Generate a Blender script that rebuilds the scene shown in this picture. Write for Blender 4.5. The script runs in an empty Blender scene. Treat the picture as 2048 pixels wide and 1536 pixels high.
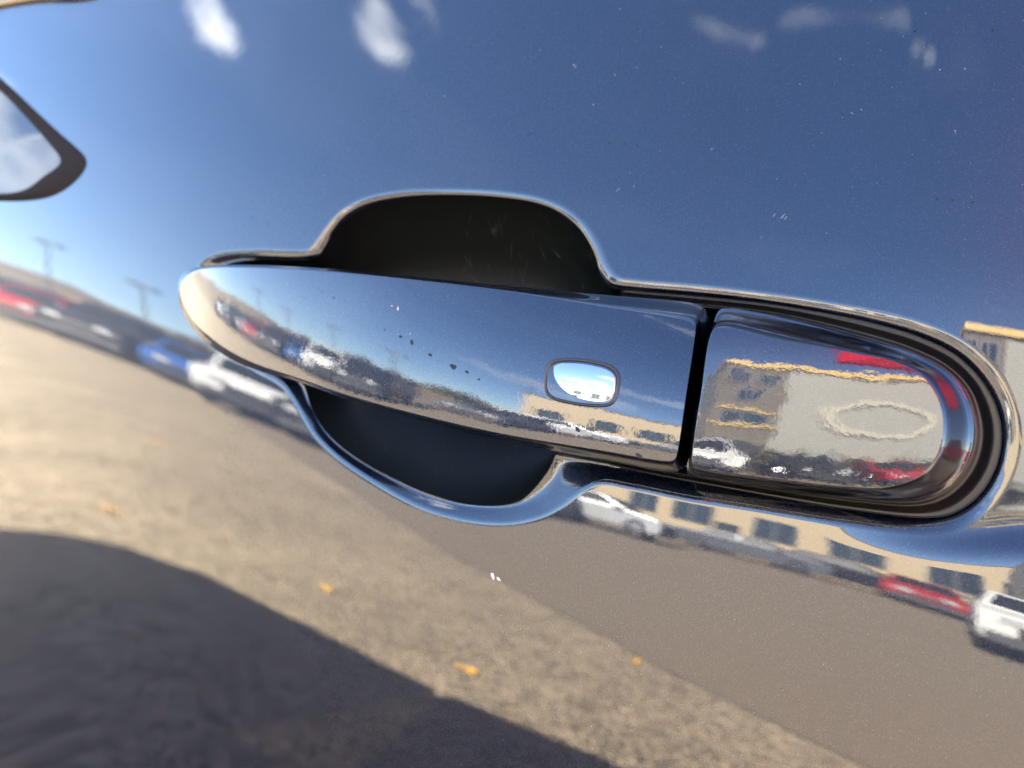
import bpy, math, random
import numpy as np
from mathutils import Vector
random.seed(7); rng = np.random.default_rng(7)
SC = bpy.context.scene
COL = SC.collection
R = math.radians
# ---------------------------------------------------------------- camera
FPX = 1607.0                      # focal length in pixels of a 2048 wide picture
TH, RO = R(26), R(10)
D0 = np.array([-math.sin(TH), math.cos(TH), 0]); R0 = np.array([math.cos(TH), math.sin(TH), 0]); UPV = np.array([0, 0, 1.0])
CR = math.cos(RO) * R0 + math.sin(RO) * UPV
CU = -math.sin(RO) * R0 + math.cos(RO) * UPV
def rays(p):
    p = np.asarray(p, float).reshape(-1, 2)
    return D0 + ((p[:, :1] - 1024) / FPX) * CR - ((p[:, 1:] - 768) / FPX) * CU
Z0 = 0.95
DMAX = 0.026
CAM = np.array([0, -DMAX, Z0]) - 0.17 * rays([(1385, 790)])[0]
cd = bpy.data.cameras.new('camera'); cam = bpy.data.objects.new('camera', cd); COL.objects.link(cam)
from mathutils import Matrix
m = Matrix.Identity(4)
for i, v in enumerate((CR, CU, -D0)):
    for j in range(3): m[j][i] = v[j]
for j in range(3): m[j][3] = CAM[j]
cam.matrix_world = m
cd.sensor_width = 36; cd.lens = 36 * FPX / 2048; cd.clip_start = 0.005; cd.clip_end = 3000
cd.dof.use_dof = True; cd.dof.focus_distance = 0.185; cd.dof.aperture_fstop = 11
SC.camera = cam
# ---------------------------------------------------------------- light
SUN_EL, SUN_AZ = R(38.4), R(-12)    # the sun stands behind the car
sdir = Vector((math.sin(SUN_AZ) * math.cos(SUN_EL), math.cos(SUN_AZ) * math.cos(SUN_EL), math.sin(SUN_EL)))
sl = bpy.data.lights.new('sun', 'SUN'); sl.energy = 5.0; sl.angle = R(0.53); sl.color = (1, .93, .82)
so = bpy.data.objects.new('sun', sl); COL.objects.link(so)
so.rotation_euler = sdir.to_track_quat('Z', 'Y').to_euler(); so.location = (0, 30, 30)
SC.view_settings.view_transform = 'Standard'; SC.view_settings.look = 'None'; SC.view_settings.gamma = 1
SC.view_settings.exposure = 5.2
SC.cycles.max_bounces = 8; SC.cycles.glossy_bounces = 6
SC.cycles.caustics_reflective = False; SC.cycles.caustics_refractive = False
# ---- world: sky with a few clouds (direction of each cloud, size, strength)
CLOUDS = [ # azimuth from -y towards -x, elevation, half width, half height, density
]
CLOUDS = [(49.1, 27.9, 1.75, 1.9, 1), (41.8, 37.6, 5.0, 2.2, 1), (38.6, 35.0, 1.8, 2.0, .8), (22.5, 46.5, 2.2, .6, .13), (16.1, 45.4, 1.7, .55, .2), (12.1, 45.1, 1.8, .5, .2),
    (61.2, 13.6, 3.0, 3.6, .42), (63, 25, 3, 2, .2), (25, 76, 20, 3.2, .5), (62, 9, 5, 1.0, .2), (20, 13, 9, 2.2, .3), (10, 19, 8, 1.5, .3)]  # the cloud near the zenith is added to brighten the handle's top crease
wd = bpy.data.worlds.new('World'); SC.world = wd; wd.use_nodes = True
def N(nt, t, **kw):
    n = nt.nodes.new(t)
    for k, v in kw.items(): setattr(n, k, v)
    return n
def math_n(nt, op, a, b=None, clamp=False):
    n = N(nt, 'ShaderNodeMath', operation=op); n.use_clamp = clamp
    for i, v in enumerate((a, b)):
        if v is None: continue
        if isinstance(v, (int, float)): n.inputs[i].default_value = v
        else: nt.links.new(v, n.inputs[i])
    return n.outputs[0]
def build_world():
    nt = wd.node_tree; L = nt.links; bg = nt.nodes['Background']
    sky = N(nt, 'ShaderNodeTexSky', sky_type='NISHITA'); sky.sun_disc = False
    sky.sun_elevation = SUN_EL; sky.sun_rotation = SUN_AZ; sky.altitude = 0; sky.air_density = .78; sky.dust_density = 0.06; sky.ozone_density = 3.2
    tc = N(nt, 'ShaderNodeTexCoord'); gen = tc.outputs['Generated']
    nz = N(nt, 'ShaderNodeTexNoise'); nz.inputs['Scale'].default_value = 17; nz.inputs['Detail'].default_value = 9; nz.inputs['Roughness'].default_value = .62
    L.new(gen, nz.inputs['Vector'])
    nzo = nz.outputs['Fac']
    dens = None
    for (az, el, w, h, s) in CLOUDS:
        az, el = R(az), R(el)
        d = (-math.sin(az) * math.cos(el), -math.cos(az) * math.cos(el), math.sin(el))
        e1 = (-math.cos(az), math.sin(az), 0)
        e2 = (math.sin(az) * math.sin(el), math.cos(az) * math.sin(el), math.cos(el))
        def dot(v):
            n = N(nt, 'ShaderNodeVectorMath', operation='DOT_PRODUCT'); L.new(gen, n.inputs[0]); n.inputs[1].default_value = v; return n.outputs['Value']
        a = math_n(nt, 'DIVIDE', dot(e1), math.sin(R(w))); b = math_n(nt, 'DIVIDE', dot(e2), math.sin(R(h)))
        r2 = math_n(nt, 'ADD', math_n(nt, 'MULTIPLY', a, a), math_n(nt, 'MULTIPLY', b, b))
        blob = math_n(nt, 'SUBTRACT', 1.25, r2)
        front = math_n(nt, 'GREATER_THAN', dot(d), 0.2)
        v = math_n(nt, 'ADD', math_n(nt, 'MULTIPLY', blob, .45), math_n(nt, 'MULTIPLY', math_n(nt, 'SUBTRACT', nzo, .5), 3.2))
        v = math_n(nt, 'MULTIPLY', v, 1.3, clamp=True)
        v = math_n(nt, 'MULTIPLY', math_n(nt, 'MULTIPLY', v, front), math_n(nt, 'MULTIPLY', math_n(nt, 'ADD', blob, .4, clamp=True), s))
        dens = v if dens is None else math_n(nt, 'MAXIMUM', dens, v)
    # thin high cirrus
    n2 = N(nt, 'ShaderNodeTexNoise'); n2.inputs['Scale'].default_value = 2.2; n2.inputs['Detail'].default_value = 5; n2.inputs['Distortion'].default_value = .6
    mp = N(nt, 'ShaderNodeMapping'); mp.inputs['Scale'].default_value = (1, 1, 2.4); L.new(gen, mp.inputs['Vector']); L.new(mp.outputs[0], n2.inputs['Vector'])
    cir = math_n(nt, 'MULTIPLY', math_n(nt, 'SUBTRACT', n2.outputs['Fac'], .52, clamp=True), .16, clamp=True)
    dens = cir if dens is None else math_n(nt, 'MAXIMUM', dens, cir)
    mx = N(nt, 'ShaderNodeMix', data_type='RGBA'); L.new(dens, mx.inputs['Factor'])
    L.new(sky.outputs[0], mx.inputs['A']); mx.inputs['B'].default_value = (9, 9.3, 9.6, 1)
    L.new(mx.outputs['Result'], bg.inputs['Color']); bg.inputs['Strength'].default_value = 0.05
build_world()
# ---------------------------------------------------------------- helpers
def new_obj(name, me, mat=None, parent=None):
    o = bpy.data.objects.new(name, me); COL.objects.link(o)
    if mat is not None: me.materials.append(mat)
    if parent is not None: o.parent = parent
    return o
def tag(o, label=None, cat=None, group=None, kind=None):
    if label: o['label'] = label
    if cat: o['category'] = cat
    if group: o['group'] = group
    if kind: o['kind'] = kind
    return o
def empty(name, loc=(0, 0, 0), rz=0):
    o = bpy.data.objects.new(name, None); COL.objects.link(o); o.location = loc; o.rotation_euler = (0, 0, rz); return o
def np_mesh(name, V, Q, smooth=True):
    V = np.ascontiguousarray(V, np.float32).reshape(-1, 3); Q = np.ascontiguousarray(Q, np.int32)
    me = bpy.data.meshes.new(name); k = Q.shape[1]
    me.vertices.add(len(V)); me.vertices.foreach_set('co', V.ravel())
    me.loops.add(Q.size); me.loops.foreach_set('vertex_index', Q.ravel())
    me.polygons.add(len(Q)); me.polygons.foreach_set('loop_start', np.arange(0, Q.size, k, dtype=np.int32))
    me.polygons.foreach_set('use_smooth', np.full(len(Q), smooth))
    me.update(calc_edges=True); me.validate(); return me
def grid_faces(nl, nt_, wrap=True, flip=False):
    """layers x angular"""
    k = np.arange(nl - 1)[:, None]; t = np.arange(nt_ if wrap else nt_ - 1)[None, :]; t1 = (t + 1) % nt_
    q = np.stack([k * nt_ + t, k * nt_ + t1, (k + 1) * nt_ + t1, (k + 1) * nt_ + t], -1).reshape(-1, 4)
    return q[:, ::-1] if flip else q
class MB:
    def __init__(s): s.v = []; s.f = []
    def add(s, vs, fs):
        b = len(s.v); s.v += [tuple(v) for v in vs]; s.f += [tuple(i + b for i in f) for f in fs]
    def box(s, x0, x1, y0, y1, z0, z1, t=0, tz=None):
        """box, top face drawn in by t"""
        tz = t if tz is None else tz
        s.add([(x0, y0, z0), (x1, y0, z0), (x1, y1, z0), (x0, y1, z0), (x0 + t, y0 + tz, z1), (x1 - t, y0 + tz, z1), (x1 - t, y1 - tz, z1), (x0 + t, y1 - tz, z1)],
              [(0, 3, 2, 1), (4, 5, 6, 7), (0, 1, 5, 4), (1, 2, 6, 5), (2, 3, 7, 6), (3, 0, 4, 7)])
    def prism(s, poly, a0, a1, axis='y'):
        n = len(poly)
        def P(p, a): return (p[0], a, p[1]) if axis == 'y' else ((a, p[0], p[1]) if axis == 'x' else (p[0], p[1], a))
        s.add([P(p, a0) for p in poly] + [P(p, a1) for p in poly], [tuple(range(n)), tuple(range(2 * n - 1, n - 1, -1))] + [(i, i + n, (i + 1) % n + n, (i + 1) % n) for i in range(n)])
    def tube(s, p0, p1, r0, r1, n=10):
        p0, p1 = Vector(p0), Vector(p1); d = (p1 - p0).normalized(); a = d.orthogonal().normalized(); b = d.cross(a)
        vs = [p0 + (a * math.cos(2 * math.pi * i / n) + b * math.sin(2 * math.pi * i / n)) * r0 for i in range(n)] + [p1 + (a * math.cos(2 * math.pi * i / n) + b * math.sin(2 * math.pi * i / n)) * r1 for i in range(n)]
        s.add(vs, [(i, (i + 1) % n, (i + 1) % n + n, i + n) for i in range(n)] + [tuple(range(n - 1, -1, -1)), tuple(range(n, 2 * n))])
    def build(s, name, mat, parent=None, smooth=False, bevel=0):
        me = bpy.data.meshes.new(name); me.from_pydata(s.v, [], s.f); me.update()
        if smooth: me.polygons.foreach_set('use_smooth', [True] * len(me.polygons))
        o = new_obj(name, me, mat, parent)
        if bevel:
            md = o.modifiers.new('bevel', 'BEVEL'); md.width = bevel; md.segments = 2; md.limit_method = 'ANGLE'
        return o
# ---------------------------------------------------------------- materials
def mat(name, col, rough=.5, metal=0, spec=.5, coat=0, var=0, vscale=5, bump=0, bscale=50):
    m = bpy.data.materials.new(name); m.use_nodes = True; nt = m.node_tree; b = nt.nodes['Principled BSDF']
    b.inputs['Base Color'].default_value = (*col, 1); b.inputs['Roughness'].default_value = rough; b.inputs['Metallic'].default_value = metal
    b.inputs['Specular IOR Level'].default_value = spec; b.inputs['Coat Weight'].default_value = coat
    tc = N(nt, 'ShaderNodeTexCoord')
    if var:
        nz = N(nt, 'ShaderNodeTexNoise'); nz.inputs['Scale'].default_value = vscale; nz.inputs['Detail'].default_value = 6; nt.links.new(tc.outputs['Object'], nz.inputs['Vector'])
        mx = N(nt, 'ShaderNodeMix', data_type='RGBA'); nt.links.new(nz.outputs['Fac'], mx.inputs['Factor'])
        mx.inputs['A'].default_value = (*[c * (1 - var) for c in col], 1); mx.inputs['B'].default_value = (*[min(1, c * (1 + var)) for c in col], 1)
        nt.links.new(mx.outputs['Result'], b.inputs['Base Color'])
    if bump:
        nz = N(nt, 'ShaderNodeTexNoise'); nz.inputs['Scale'].default_value = bscale; nz.inputs['Detail'].default_value = 3; nt.links.new(tc.outputs['Object'], nz.inputs['Vector'])
        bp = N(nt, 'ShaderNodeBump'); bp.inputs['Strength'].default_value = bump; nt.links.new(nz.outputs['Fac'], bp.inputs['Height']); nt.links.new(bp.outputs[0], b.inputs['Normal'])
    return m
def paint_mat(name, peel, flake=.02, dirt=True, peel2=0.0):
    """dark blue metallic paint under clear coat, with orange peel, dust and dried drops"""
    m = bpy.data.materials.new(name); m.use_nodes = True; nt = m.node_tree; L = nt.links; b = nt.nodes['Principled BSDF']
    tc = N(nt, 'ShaderNodeTexCoord'); ob = tc.outputs['Object']
    b.inputs['Metallic'].default_value = .85; b.inputs['Roughness'].default_value = .38
    b.inputs['Coat Weight'].default_value = 1; b.inputs['Coat IOR'].default_value = 1.49; b.inputs['Coat Roughness'].default_value = .006
    vo = N(nt, 'ShaderNodeTexVoronoi'); vo.inputs['Scale'].default_value = 4200; L.new(ob, vo.inputs['Vector'])
    # flakes: random brightness per cell
    sep = N(nt, 'ShaderNodeSeparateColor'); L.new(vo.outputs['Color'], sep.inputs[0])
    fl = math_n(nt, 'POWER', sep.outputs[0], 12)
    mx = N(nt, 'ShaderNodeMix', data_type='RGBA'); L.new(fl, mx.inputs['Factor'])
    mx.inputs['A'].default_value = (.0008, .0030, .010, 1); mx.inputs['B'].default_value = (.009, .015, .030, 1)
    base = mx.outputs['Result']
    # orange peel on the coat
    def bump(scale, dist, prev=None, detail=1.5):
        nz = N(nt, 'ShaderNodeTexNoise'); nz.inputs['Scale'].default_value = scale; nz.inputs['Detail'].default_value = detail; L.new(ob, nz.inputs['Vector'])
        bp = N(nt, 'ShaderNodeBump'); bp.inputs['Strength'].default_value = 1; bp.inputs['Distance'].default_value = dist; L.new(nz.outputs['Fac'], bp.inputs['Height'])
        if prev is not None: L.new(prev, bp.inputs['Normal'])
        return bp.outputs[0]
    nrm = bump(620, peel)
    if peel2: nrm = bump(1900, peel2, nrm)
    L.new(nrm, b.inputs['Coat Normal'])
    if dirt:   # faint film of dust, roughens and greys the coat in patches
        nz = N(nt, 'ShaderNodeTexNoise'); nz.inputs['Scale'].default_value = 14; nz.inputs['Detail'].default_value = 8; L.new(ob, nz.inputs['Vector'])
        d = math_n(nt, 'MULTIPLY', math_n(nt, 'SUBTRACT', nz.outputs['Fac'], .42, clamp=True), .025)
        L.new(math_n(nt, 'ADD', d, .004), b.inputs['Coat Roughness'])
        mx2 = N(nt, 'ShaderNodeMix', data_type='RGBA'); L.new(math_n(nt, 'MULTIPLY', d, 1.0), mx2.inputs['Factor']); L.new(base, mx2.inputs['A']); mx2.inputs['B'].default_value = (.3, .28, .26, 1)
        base = mx2.outputs['Result']
    L.new(base, b.inputs['Base Color'])
    return m
M = {}
M['door_paint'] = paint_mat('door_paint', .0000018)
M['handle_paint'] = paint_mat('handle_paint', .0000080, peel2=.0000034)
M['recess'] = mat('recess_dark_reflection', (.0022, .0030, .0028), .33, 0, .10, bump=.05, bscale=900)  # near-black colour stands for the shaded handle back mirrored in the bowl
M['rubber'] = mat('rubber', (.007, .007, .007), .34, 0, .22, bump=.03, bscale=1500)
M['chrome'] = mat('chrome', (.20, .20, .20), .03, 1)
M['bezel'] = mat('bezel_black', (.008, .007, .007), .3, 0, .35)
M['gap'] = mat('gap_black', (.004, .004, .005), .5)
M['glass'] = mat('tinted_glass', (.01, .011, .012), .02, 0, .28)
M['trim'] = mat('window_trim', (.011, .0115, .012), .85, 0, .04, bump=.02, bscale=800)
M['white_dirt'] = mat('white_dirt', (.5, .49, .46), .8)
M['drop'] = mat('dried_drop', (.008, .011, .016), .5, 0, .1)
# ---------------------------------------------------------------- curves on the door
def spline(pts, n=None, closed=False, step=None):
    """Catmull-Rom through points, resampled evenly"""
    P = np.asarray(pts, float)
    if closed: Q = np.vstack([P[-1], P, P[0], P[1]])
    else: Q = np.vstack([2 * P[0] - P[1], P, 2 * P[-1] - P[-2]])
    out = []
    for i in range(1, len(Q) - 2):
        p0, p1, p2, p3 = Q[i - 1:i + 3]
        # centripetal
        t0 = 0; t1 = max(1e-9, np.linalg.norm(p1 - p0) ** .5); t2 = t1 + max(1e-9, np.linalg.norm(p2 - p1) ** .5); t3 = t2 + max(1e-9, np.linalg.norm(p3 - p2) ** .5)
        t = np.linspace(t1, t2, 24, endpoint=False)[:, None]
        A1 = (t1 - t) / (t1 - t0) * p0 + (t - t0) / (t1 - t0) * p1; A2 = (t2 - t) / (t2 - t1) * p1 + (t - t1) / (t2 - t1) * p2; A3 = (t3 - t) / (t3 - t2) * p2 + (t - t2) / (t3 - t2) * p3
        B1 = (t2 - t) / (t2 - t0) * A1 + (t - t0) / (t2 - t0) * A2; B2 = (t3 - t) / (t3 - t1) * A2 + (t - t1) / (t3 - t1) * A3
        out.append((t2 - t) / (t2 - t1) * B1 + (t - t1) / (t2 - t1) * B2)
    out = np.vstack(out + [P[:1] if closed else P[-1:]])
    if n is None: return out
    d = np.r_[0, np.cumsum(np.linalg.norm(np.diff(out, axis=0), axis=1))]
    s = np.linspace(0, d[-1], n, endpoint=not closed)
    return np.stack([np.interp(s, d, out[:, i]) for i in range(out.shape[1])], 1)
def hit_depth(p, H):
    """pixel points -> (s, z) on the surface y = -H(s, z)"""
    d = rays(p); y = np.zeros(len(d))
    for _ in range(14):
        k = (y - CAM[1]) / d[:, 1]; P = CAM + k[:, None] * d
        y = .5 * y - .5 * H(P[:, 0], P[:, 2] - Z0) if callable(H) else np.full(len(d), -H)
    return np.stack([P[:, 0], P[:, 2] - Z0], 1)
def smooth_closed(P, it):
    for _ in range(it): P = .5 * P + .25 * (np.roll(P, 1, 0) + np.roll(P, -1, 0))
    return P
# ---- door sheet: bulge F(s,z); its tilt is set so that the world meets the panel where it should
HORIZ = [(-400, 470), (0, 583), (200, 650), (400, 732), (600, 812), (900, 925), (1200, 1008), (1500, 1083), (1800, 1158), (2048, 1236), (2500, 1360)]
KUP = [(-400, .45), (0, .5), (400, .55), (1000, .85), (1300, 1.0), (2048, 1.0), (2500, 1.0)]
S_AX = np.arange(-1.0, .40001, .002); Z_AX = np.arange(-.36, .30001, .002)
def beta_profile(ze, k, kd):
    """ze mm above the horizon line -> outward rise angle in degrees"""
    up = np.clip(ze, 0, None); n = np.clip(-ze, 0, None)
    b = np.where(up < 13, k * up, k * 13 + .42 * (up - 13))
    b = 62 * np.tanh(b / 62) 
    g = -(.5 * np.clip(n, 0, 8) + kd * np.clip(n - 8, 0, None)); g = 55 * np.tanh(g / 55)
    return b + g
def cubic_lookup(T):
    def f(s, z):
        u = np.clip((np.asarray(s) - S_AX[0]) / .002, 1, len(S_AX) - 3.001); v = np.clip((np.asarray(z) - Z_AX[0]) / .002, 1, len(Z_AX) - 3.001)
        i = u.astype(int); j = v.astype(int); a = u - i; b = v - j
        def w(t): return [(1 - t) ** 3 / 6, (3 * t ** 3 - 6 * t ** 2 + 4) / 6, (-3 * t ** 3 + 3 * t ** 2 + 3 * t + 1) / 6, t ** 3 / 6]
        wa, wb = w(a), w(b); r = 0
        for p in range(4):
            for q in range(4): r = r + wa[p] * wb[q] * T[i + p - 1, j + q - 1]
        return r
    return f
def sstep(x, a, b):
    t = np.clip((x - a) / (b - a), 0, 1); return t * t * t * (t * (6 * t - 15) + 10)
def blur(T, n, axis):
    for _ in range(n):
        T = np.apply_along_axis(lambda r: np.convolve(np.r_[r[:1], r, r[-1:]], [.25, .5, .25], 'valid'), axis, T)
    return T
CREASE = [(1500, 1000), (1600, 1016), (1750, 1038), (1850, 1050), (1940, 1052), (2048, 1046), (2400, 1060)]
def make_F():
    F = None; Tab = np.zeros((len(S_AX), len(Z_AX)))
    f = lambda s, z: 0 * s
    for it in range(3):
        h = hit_depth(spline(HORIZ), f); kk = np.interp(S_AX, h[:, 0], np.interp(spline(HORIZ)[:, 0], [k[0] for k in KUP], [k[1] for k in KUP]))
        zh = np.interp(S_AX, h[:, 0], h[:, 1])
        # extend to the left with the last slope, eased
        sl_ = (zh[S_AX > h[0, 0] + .004][0] - h[0, 1]) / .004 if h[0, 0] > S_AX[0] else 0
        zh = blur(zh[:, None], 30, 0)[:, 0]
        Y = -Tab
        ph = np.degrees(np.arctan2(Z_AX[None, :] + Z0 - CAM[2], Y - CAM[1]))
        ze = (Z_AX[None, :] - zh[:, None]) * 1000
        kd = np.interp(S_AX, h[:, 0], np.interp(spline(HORIZ)[:, 0], [-400, 0, 450, 1000, 2048], [.27, .29, .40, .46, .46])); B = beta_profile(ze, kk[:, None], kd[:, None])
        # second zone right of the handle
        c = hit_depth(spline(CREASE), f); zc = np.interp(S_AX, c[:, 0], c[:, 1])
        s1 = hit_depth([(1300, 850), (1995, 850), (1890, 850), (1620, 850), (2040, 850)], f)[:, 0]; 
        wS = sstep(S_AX, s1[0], s1[1]); z1 = hit_depth([(2040, 1012)], f)[0, 1]
        T0 = np.clip((B - ph) / 2, -24, 32)
        B2 = (Z_AX[None, :] - z1) * 1000 * .62; B2 = np.where(B2 > 24, 24 + (B2 - 24) * 1.2, B2); B2 = np.minimum(B2, B)
        zr = (Z_AX[None, :] - zc[:, None]) * 1000
        W = wS[:, None] * sstep(zr, 0, 3)
        T2 = np.clip((B * (1 - W) + B2 * W - ph) / 2, -24, 32)
        tt = -np.tan(np.radians(T0)); dt = -np.tan(np.radians(T2)) - tt; j0 = np.argmin(abs(Z_AX - 0.0))
        cum = np.concatenate([np.zeros((len(S_AX), 1)), np.cumsum((tt[:, 1:] + tt[:, :-1]) * .001, 1)], 1)
        Tab = cum - cum[:, j0:j0 + 1] + np.concatenate([np.zeros((len(S_AX), 1)), np.cumsum((dt[:, 1:] + dt[:, :-1]) * .001, 1)], 1)
        # upper part falls back to the right of the handle, crease below it
        g = sstep(zr, -6.0, -1.0)
        ex = .0011 * sstep(S_AX, s1[3], s1[4])[:, None]
        ds = np.clip(S_AX - s1[2], 0, None)[:, None]
        Tab = Tab - YAWR * (np.sqrt(ds ** 2 + .008 ** 2) - .008) * g - ex * g
        Tab = blur(blur(Tab, 2, 0), 1, 1)
        Tab_f = Tab; f = cubic_lookup(Tab_f)
    return f
YAWR = .055
F = make_F()
# ---- outlines in the picture
A_PX = [(395, 545), (415, 523), (450, 511), (520, 506), (585, 508), (618, 506), (632, 490), (652, 462), (680, 430), (725, 404), (800, 388), (900, 385), (1000, 390), (1080, 403), (1130, 424), (1170, 458), (1196, 500), (1214, 540), (1232, 562), (1262, 568), (1400, 580), (1560, 599), (1740, 631), (1850, 660), (1930, 699), (1985, 752), (2016, 815), (2024, 880), (2008, 950), (1970, 1008), (1915, 1044), (1850, 1054), (1700, 1040), (1500, 1008), (1380, 990), (1270, 968), (1200, 958), (1165, 972), (1125, 1003), (1080, 1027), (1020, 1040), (940, 1036), (850, 1012), (760, 966), (680, 912), (630, 862), (600, 810), (570, 765), (520, 735), (460, 695), (410, 640), (392, 590)]
B_PX = [(430, 548), (450, 530), (480, 522), (530, 518), (590, 520), (632, 516), (648, 494), (664, 467), (690, 438), (732, 414), (802, 399), (900, 394), (998, 399), (1074, 411), (1121, 431), (1160, 464), (1186, 505), (1200, 545), (1222, 575), (1262, 580), (1400, 592), (1560, 610), (1740, 644), (1842, 674), (1915, 711), (1966, 762), (1996, 820), (2004, 880), (1990, 942), (1955, 995), (1905, 1028), (1848, 1036), (1700, 1020), (1500, 986), (1380, 964), (1260, 940), (1165, 915), (1118, 905), (1098, 940), (1062, 985), (1030, 1006), (960, 1012), (880, 996), (800, 962), (720, 920), (655, 868), (622, 815), (605, 768), (560, 735), (500, 700), (455, 640), (432, 590)]
# resample A densely; B follows by matching control points
NT = 1500
def dense_pair(A, B, n):
    a = spline(np.hstack([A, B]), closed=True)
    d = np.r_[0, np.cumsum(np.linalg.norm(np.diff(a[:, :2], axis=0), axis=1))]; s = np.linspace(0, d[-1], n, endpoint=False)
    P = np.stack([np.interp(s, d, a[:, i]) for i in range(4)], 1)
    return P[:, :2], P[:, 2:]
# pad so both lists pair up index by index
def pair(A, B):
    if len(A) == len(B): return A, B
    raise SystemExit('outline lists differ %d %d' % (len(A), len(B)))
A_PX, B_PX = pair(A_PX, B_PX)
aP, bP = dense_pair(np.array(A_PX, float), np.array(B_PX, float), NT)
DROP_A, DEP_B = .00026, .0014
OA = smooth_closed(hit_depth(aP, lambda s, z: F(s, z) - DROP_A), 12)
OB = smooth_closed(hit_depth(bP, lambda s, z: F(s, z) - DEP_B), 12)
def dist_poly(P, Q):
    out = np.empty(len(P))
    for i in range(0, len(P), 4000):
        d = P[i:i + 4000, None, :] - Q[None, ::1, :]; out[i:i + 4000] = np.sqrt((d ** 2).sum(-1).min(1))
    return out
# ---------------------------------------------------------------- the car with its door
car = tag(empty('parked_car', (0, 0, 0)), 'glossy dark navy car filling the view, its door handle and pull recess close up', 'car')
def build_door():
    c = np.array([-.075, 0.0])
    # outer frame: rounded rectangle around
    rel = OA - c; ang = np.arctan2(rel[:, 1], rel[:, 0])
    def rect(ang):
        ca, sa = np.cos(ang), np.sin(ang)
        k = 1 / np.maximum(np.abs(ca) / np.where(ca > 0, .36, .82), np.abs(sa) / np.where(sa > 0, .22, .26)); return c + np.stack([ca * k, sa * k], 1)
    OUT = rect(np.unwrap(ang))
    NL = 190; g = np.linspace(0, 1, NL) ** 2.6
    layers = [OA + (OUT - OA) * gg for gg in g]
    P = np.vstack(layers)
    d = np.full(len(P), 1.0); near = 70 * NT
    d[:near] = dist_poly(P[:near], OA[::1]); 
    r = .0018; e = np.clip(r - d, 0, None); 
    H = F(P[:, 0], P[:, 1]) - DROP_A * (e / r) ** 2
    # the ledge from the rim inwards
    NLG = 14; V = [np.stack([P[:, 0], -H, P[:, 1] + Z0], 1)]; 
    led = []
    slope0 = 2 * DROP_A / r
    for i in range(1, NLG + 1):
        u = i / NLG; Q = OA + (OB - OA) * u
        w = np.linalg.norm(OB - OA, axis=1)
        dep = DROP_A + slope0 * w * u * (1 - u ** 4) + (DEP_B - DROP_A) * u ** 4
        led.append(np.stack([Q[:, 0], -(F(Q[:, 0], Q[:, 1]) - dep), Q[:, 1] + Z0], 1))
    V = np.vstack(led[::-1] + V)
    me = np_mesh('door_panel', V, grid_faces(NL + NLG, NT, flip=True))
    o = new_obj('door_panel', me, M['door_paint'], car)
    return o
door = build_door()
def medial_mesh(name, O, sc_, seg, NLAY, Hfun, material, parent, flip=False, g=None):
    """O: closed outline (s,z); layers towards a medial segment; Hfun(P, u, idx) gives height"""
    a, b = seg
    t = np.clip(((O - a) @ (b - a)) / ((b - a) @ (b - a)), 0, 1); Md = a + t[:, None] * (b - a)
    gg = np.linspace(0, 1, NLAY) if g is None else g
    V = []
    for q in gg:
        P = O + (Md - O) * q; V.append(np.stack([P[:, 0], -Hfun(P, q), P[:, 1] + Z0], 1))
    me = np_mesh(name, np.vstack(V), grid_faces(len(gg), len(O), flip=flip)); return new_obj(name, me, material, parent)
# pull recess behind the handle: bowl from the ledge down, dark reflection put into its colour
def bowl(P, q):
    dep = DEP_B + .0005 + .020 * (1 - (1 - q) ** 3.2)
    # shelf under the fixed cap and the hinge end
    return F(P[:, 0], P[:, 1]) - dep
seg = (hit_depth([(500, 620)], -.015)[0], hit_depth([(1850, 850)], -.015)[0])
rec = medial_mesh('pull_recess', OB, 1, seg, 50, bowl, M['recess'], car, g=np.linspace(0, 1, 50) ** 1.4)
# ---------------------------------------------------------------- handle faces
def face_field(s_of, D, zh, k, extra=None):
    """returns H(s,z) with tilt chosen so that reflections rise by k deg per mm from the line zh(s)"""
    sa = np.arange(-.30, .14, .001); za = np.arange(-.06, .06, .0005)
    Dv = D(sa)[:, None]; ph = np.degrees(np.arctan2(za[None, :] + Z0 - CAM[2], -Dv - CAM[1]))
    ze = (za[None, :] - zh(sa)[:, None]) * 1000; kk = k(sa)[:, None]
    B = extra(ze, kk, sa) if extra else kk * ze
    B = np.where(B > 0, 75 * np.tanh(B / 75), 40 * np.tanh(B / 40))
    tt = -np.tan(np.radians((B - ph) / 2))
    cum = np.concatenate([np.zeros((len(sa), 1)), np.cumsum((tt[:, 1:] + tt[:, :-1]) * .00025, 1)], 1)
    jz = np.clip(((zh(sa) - za[0]) / .0005), 0, len(za) - 2); j = jz.astype(int); ref = cum[np.arange(len(sa)), j] * (1 - (jz - j)) + cum[np.arange(len(sa)), j + 1] * (jz - j)
    T = Dv + cum - ref[:, None]
    T = blur(T, 6, 0)
    def f(s, z):
        u = np.clip((np.asarray(s) - sa[0]) / .001, 1, len(sa) - 3.001); v = np.clip((np.asarray(z) - za[0]) / .0005, 1, len(za) - 3.001)
        i = u.astype(int); j = v.astype(int); a = u - i; b = v - j
        def w(t): return [(1 - t) ** 3 / 6, (3 * t ** 3 - 6 * t ** 2 + 4) / 6, (-3 * t ** 3 + 3 * t ** 2 + 3 * t + 1) / 6, t ** 3 / 6]
        wa, wb = w(a), w(b); r = 0
        for p in range(4):
            for q in range(4): r = r + wa[p] * wb[q] * T[i + p - 1, j + q - 1]
        return r
    return f
S_TIP = hit_depth([(355, 600)], .016)[0, 0]; LG = -S_TIP
def D_grip(s):
    a = np.clip(-s / LG, -.1, 1.15)
    return DMAX - LG * .42 / 2.3 * np.clip(a - .38, 0, None) ** 2.3 - .010 * np.clip(.30 - a, 0, None) ** 2
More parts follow.
